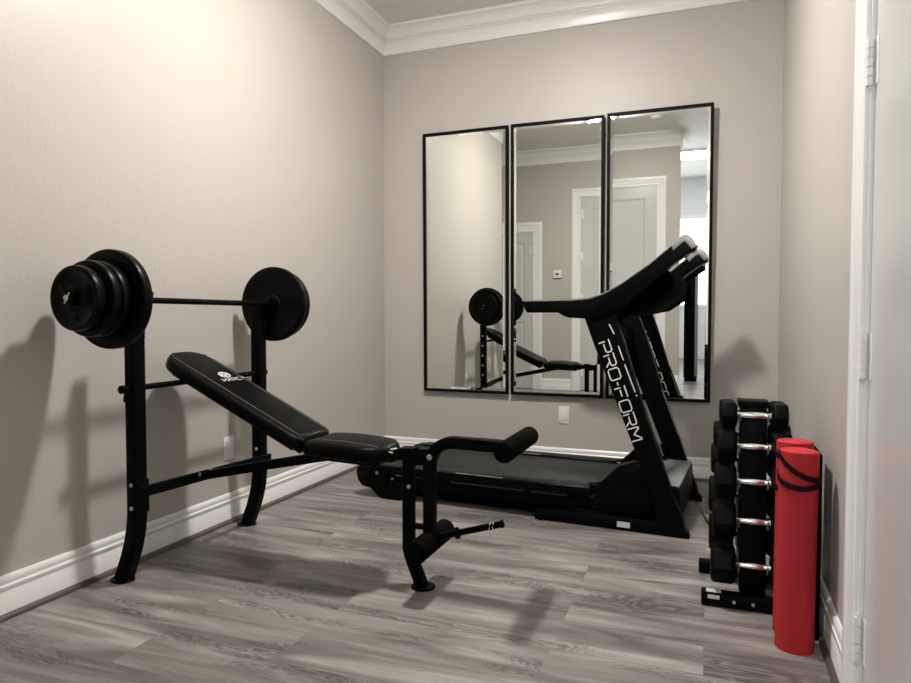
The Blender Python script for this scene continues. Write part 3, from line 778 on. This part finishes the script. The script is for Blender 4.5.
# console arms: level handrail, then up and forward to the console
armT = [(-.795, 1.120), (-.535, 1.122), (-.440, 1.130), (-.371, 1.152), (-.300, 1.190), (-.159, 1.286), (-.061, 1.368), (-.022, 1.412), (.004, 1.420), (.026, 1.408), (.048, 1.366), (.046, 1.345)]
armB = [(.016, 1.334), (-.056, 1.284), (-.116, 1.226), (-.175, 1.170), (-.260, 1.098), (-.330, 1.060), (-.400, 1.040), (-.470, 1.032), (-.545, 1.036), (-.575, 1.046), (-.600, 1.062), (-.765, 1.062)]
arms = []
for y0, y1 in ((-.012, .070), (Wd-.070, Wd+.012)):
    a_ = link('console_arm', MB().prism(armT+armB, y0, y1, 'y', .008, 3), 'gloss', tm, angle=40); arms.append(a_)
    # pale caps along the top edge
    cp = MB()
    T2 = [(-.061, 1.370), (-.024, 1.413), (.004, 1.422), (.028, 1.410), (.051, 1.364)]
    cp.prism(T2+[(.030, 1.352), (.0, 1.388), (-.014, 1.380), (-.050, 1.348)], y0-.003, y1+.003, 'y', .003)
    link('silver_tip', cp, 'silver', a_)
    tp = MB().prism([(-.371, 1.154), (-.300, 1.192), (-.159, 1.288), (-.061, 1.370), (-.061, 1.374), (-.159, 1.293), (-.300, 1.197), (-.371, 1.159), (-.44, 1.137), (-.535, 1.129), (-.780, 1.127), (-.780, 1.120), (-.535, 1.122), (-.44, 1.130)], y0+.010, y1-.010, 'y')
    link('top_strip', tp, 'silver', a_, False)
# console body between the arms
cb_ = MB().prism([(-.300, 1.115), (-.240, 1.165), (-.110, 1.270), (-.080, 1.262), (-.055, 1.225), (-.062, 1.165), (-.100, 1.130), (-.200, 1.062), (-.300, 1.045)], .070, Wd-.070, 'y', .010, 3)
con = link('console', cb_, 'matte', tm)
cr_, sn_ = math.cos(math.atan2(.165, .205)), math.sin(math.atan2(.165, .205))
Mc = Matrix.Translation((-.255, 0, 1.150)) @ Matrix.Rotation(-math.atan2(.165, .215), 4, 'Y')
link('display', MB().box((.065, .20, .001), (.165, Wd-.20, .010), .003, mtx=Mc), 'screen', con)
bt = MB()
for i in range(7): bt.box((.020, .15+i*.07, .001), (.045, .19+i*.07, .008), .002, mtx=Mc)
link_each('button', bt, 'silver', con)
link('book_ledge', MB().box((.172, .10, .0), (.186, Wd-.10, .022), .003, mtx=Mc), 'silver', con)
for y0, y1 in ((.095, .175), (Wd-.175, Wd-.095)):
    link('speaker_grille', MB().box((.07, y0, .001), (.160, y1, .010), .004, mtx=Mc), 'silver', con)
link('safety_bar', MB().tube([(-.40, .07, 1.09), (-.45, .12, 1.10), (-.45, Wd-.12, 1.10), (-.40, Wd-.07, 1.09)], .014, 14), 'rubber', tm)

# power cord from the treadmill to the wall
pc = []
ctrl = [Vector(p) for p in ((-.070, 3.62, .10), (-.035, 3.62, .075), (.0, 3.55, .03), (.035, 3.46, .008), (.075, 3.42, .0052), (.125, 3.50, .0052), (.20, 3.80, .0052), (.26, 4.15, .0052), (.30, 4.40, .010), (.31, 4.447, .06))]
for i in range(len(ctrl)-1):
    p0 = ctrl[max(i-1, 0)]; p1 = ctrl[i]; p2 = ctrl[i+1]; p3 = ctrl[min(i+2, len(ctrl)-1)]
    for k in range(6):
        t_ = k/6
        pc.append(.5*((2*p1)+(-p0+p2)*t_+(2*p0-5*p1+4*p2-p3)*t_*t_+(-p0+3*p1-3*p2+p3)*t_**3))
pc.append(ctrl[-1])
pc = [Vector((p.x, p.y, max(p.z, .0052))) for p in pc]
tag(link('power_cord', MB().tube(pc, .005, 10), 'cord'), 'black power cord running from the treadmill across the floor behind the dumbbell rack', 'cord')

# ------------------------------------------------------------------ dumbbell rack
XD = .161
rack = thing('dumbbell_rack', 'black upright rack holding dumbbells in the right corner', 'dumbbell rack', (XD, 2.70, 0))
def fy(z): return 2.588+(z-.147)/.533*.062      # handle line, front
def ry(z): return 2.856-(z-.147)/.533*.062      # handle line, rear
f = MB()
W2 = .045
tz0, tz1 = .045, .708
def ty(z, s): return (fy(z)+.022-2.70) if s < 0 else (ry(z)-.022-2.70)
col = link('column', MB().prism([(ty(tz0, -1), tz0), (ty(tz1, -1), tz1), (ty(tz1, 1), tz1), (ty(tz0, 1), tz0)], -W2, W2, 'x', .004), 'steel', rack)
link('top_cap', MB().box((-.053, ty(tz1, -1)-.006, tz1), (.053, ty(tz1, 1)+.006, tz1+.022), .005), 'plastic', col)
link('front_foot', MB().box((-.172, 2.535-2.70, .004), (.172, 2.580-2.70, .052), .004), 'steel', rack)
link('rear_foot', MB().box((-.184, 2.852-2.70, .004), (.172, 2.897-2.70, .052), .004), 'steel', rack)
link('foot_joiner', MB().box((-.04, 2.58-2.70, .010), (.04, 2.852-2.70, .050), .003), 'steel', rack)
ftp = MB()
for x in (-.15, .15):
    for y in (2.557, 2.874): ftp.cyl((x, y-2.70, 0), (x, y-2.70, .006), .014, seg=16)
link_each('rubber_foot', ftp, 'rubber', rack)
link('label_sticker', MB().box((-.155, 2.540-2.70, .0518), (-.105, 2.572-2.70, .0528)).box((-.150, 2.5345-2.70, .030), (-.110, 2.5352-2.70, .044)), 'sticker', rack, False)
link_each('foot_bolt', MB().cyl((-.062, 2.535-2.70, .028), (-.062, 2.531-2.70, .028), .006, seg=10).cyl((.0, 2.535-2.70, .028), (.0, 2.531-2.70, .028), .006, seg=10), 'zinc', rack)
FZ = [(.147, .063, .086), (.304, .062, .082), (.444, .058, .076), (.570, .056, .068), (.682, .046, .056)]
RZ = [(.180, .066, .092), (.337, .066, .094), (.484, .056, .088), (.586, .045, .080), (.676, .043, .060)]
sd = MB()
for tab, s in ((FZ, -1), (RZ, 1)):
    for z, rr_, L_ in tab:
        yc = (fy(z) if s < 0 else ry(z))-2.70
        for x in (-W2-.004, W2):
            # hook plates either side of the column
            pts = [(yc-s*.040, z-.040), (yc-s*.002, z-.024), (yc+s*.020, z-.020), (yc+s*.022, z+.008), (yc+s*.017, z+.008), (yc+s*.014, z-.0135), (yc-s*.016, z-.0135), (yc-s*.040, z-.004)]
            sd.prism(pts, x, x+.004, 'x')
link_each('saddle', sd, 'hood', rack, False)
def dumbbell(z, yc, r, L, label):
    d_ = thing('hex_dumbbell', label, 'dumbbell', (XD, yc, z), (0, 0, 0), 'hex dumbbells on the rack')
    g = .060
    prof = [(.0105, -g-.004), (.0125, -g), (.0125, -g+.006), (.0095, -g+.012), (.0115, -.030), (.0135, 0), (.0115, .030), (.0095, g-.012), (.0125, g-.006), (.0125, g), (.0105, g+.004)]
    link('handle', MB().lathe([(0, -g-.004)]+prof+[(0, g+.004)], (0, 0, 0), (1, 0, 0), 24), 'chrome', d_)
    for s in (-1, 1):
        t = bmesh.new(); rings = []
        R = r/math.cos(PI/6)
        for rad, h in ((R*.66, 0), (R*.88, .004), (R, .014), (R, L-.010), (R*.92, L-.002), (R*.70, L)):
            rings.append([t.verts.new((s*(g-.004+h), rad*math.cos(k*PI/3), rad*math.sin(k*PI/3))) for k in range(6)])
        for A, B in zip(rings, rings[1:]):
            for i in range(6): t.faces.new((A[i], A[(i+1) % 6], B[(i+1) % 6], B[i]))
        t.faces.new(rings[0]); t.faces.new(rings[-1][::-1])
        bmesh.ops.recalc_face_normals(t, faces=t.faces[:])
        bmesh.ops.bevel(t, geom=[e for e in t.edges], offset=.0045, segments=2, profile=.5, affect='EDGES')
        hb = MB(); hb.merge(t)
        link('head', hb, 'rubber', d_, angle=25)
FL = ['largest hex dumbbell on the front of the rack, lowest of the column', 'hex dumbbell second from the bottom on the front of the rack', 'hex dumbbell at mid height on the front of the rack',
      'hex dumbbell second from the top on the front of the rack', 'smallest hex dumbbell at the top front of the rack']
RL = ['hex dumbbell lowest on the wall side of the rack', 'hex dumbbell second from the bottom on the wall side of the rack', 'hex dumbbell at mid height on the wall side of the rack',
      'hex dumbbell second from the top on the wall side of the rack', 'hex dumbbell at the top on the wall side of the rack']
for (z, r_, L_), lb in zip(FZ, FL): dumbbell(z, fy(z), r_, L_, lb)
for (z, r_, L_), lb in zip(RZ, RL): dumbbell(z, ry(z), r_, L_, lb)

# ------------------------------------------------------------------ rolled mats
def rolled_mat(base, top, r, h, label, strap_spec, rz=0):
    b = Vector(base); ax = (Vector(top)-b).normalized()
    root = thing('rolled_exercise_mat', label, 'exercise mat', base, Vector((0, 0, 1)).rotation_difference(ax).to_euler(), 'red rolled exercise mats')
    # outer skin: spiral section with a visible step where the sheet ends
    n = 96; th = .008; sec = []
    for i in range(n):
        a = 2*PI*i/n+rz; sec.append(((r-th*.8*i/n)*math.cos(a), (r-th*.8*i/n)*math.sin(a)))
    mb = MB(); mb.prism(sec, .0, h, 'z', 0)
    body = link('roll_body', mb, 'red', root, angle=50)
    # spiral end
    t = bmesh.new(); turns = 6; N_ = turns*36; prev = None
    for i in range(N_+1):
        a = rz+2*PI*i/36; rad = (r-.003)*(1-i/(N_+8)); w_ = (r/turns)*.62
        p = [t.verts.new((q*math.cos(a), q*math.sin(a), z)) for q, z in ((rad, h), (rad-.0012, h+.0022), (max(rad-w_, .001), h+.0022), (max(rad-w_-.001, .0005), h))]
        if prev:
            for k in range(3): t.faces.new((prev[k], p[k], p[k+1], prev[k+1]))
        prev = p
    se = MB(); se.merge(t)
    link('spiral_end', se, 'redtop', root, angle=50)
    for fn in strap_spec:
        pts = [fn(k/40) for k in range(41)]
        path = [((r+.0022)*math.cos(a), (r+.0022)*math.sin(a), z) for a, z in pts]
        s_ = MB(); t2 = bmesh.new(); pr_ = None
        for x, y, z in path:
            c = Vector((x, y, 0)).normalized()
            ring_ = [t2.verts.new(Vector((x, y, z))+c*o+Vector((0, 0, q))) for o, q in ((-.0018, -.0085), (.0014, -.0085), (.0014, .0085), (-.0018, .0085))]
            if pr_:
                for k in range(4): t2.faces.new((pr_[k], ring_[k], ring_[(k+1) % 4], pr_[(k+1) % 4]))
            else: t2.faces.new(ring_)
            pr_ = ring_
        t2.faces.new(pr_[::-1]); bmesh.ops.recalc_face_normals(t2, faces=t2.faces[:]); s_.merge(t2)
        link('carry_strap', s_, 'strap', root)
    return root
# angles: viewer is towards -y (about -100 deg)
s1 = lambda t: (math.radians(-195+210*t), .550-.034*math.sin(PI*t))         # lower loop
def s2(t):  # falls from the top edge on the left down to the right
    return (math.radians(-172+180*t), .618-.076*math.sin(PI/2*min(1, t*1.35)))
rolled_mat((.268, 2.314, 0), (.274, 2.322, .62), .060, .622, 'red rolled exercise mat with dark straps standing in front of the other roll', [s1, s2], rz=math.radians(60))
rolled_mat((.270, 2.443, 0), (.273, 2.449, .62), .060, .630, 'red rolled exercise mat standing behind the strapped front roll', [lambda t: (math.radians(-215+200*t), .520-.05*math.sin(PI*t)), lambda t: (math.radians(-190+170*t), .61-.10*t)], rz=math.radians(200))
# thin black folded mat leaning between the rolls and the wall
bm_ = thing('folded_black_mat', 'thin black folded mat leaning on the wall beside the red rolls', 'exercise mat', (.341, 2.47, 0), (0, 0, -.0128))
for i in range(2):
    x = -.0055+i*.0065
    link('mat_panel', MB().box((x, -.085, 0), (x+.0058, .085, .60), .002), 'foam', bm_)

# ------------------------------------------------------------------ camera, world, render settings
F_PX = 668.
cam = bpy.data.cameras.new('camera'); co = bpy.data.objects.new('camera', cam); C.objects.link(co)
yaw = math.atan2(252.5, 668.); pitch = math.atan2(24.5, 668.)
co.location = (0, 0, 1.04); co.rotation_euler = (PI/2-pitch, 0, yaw)
cam.sensor_fit = 'HORIZONTAL'; cam.sensor_width = 36; cam.lens = 36*F_PX/911; cam.clip_start = .02
SC.camera = co
wld = bpy.data.worlds.new('world'); SC.world = wld; wld.use_nodes = True
wld.node_tree.nodes['Background'].inputs[0].default_value = (.8, .9, 1, 1)
wld.node_tree.nodes['Background'].inputs[1].default_value = .3
vs = SC.view_settings
vs.view_transform = 'Standard'; vs.look = 'None'; vs.gamma = 1; vs.use_curve_mapping = False
vs.exposure = 0.14
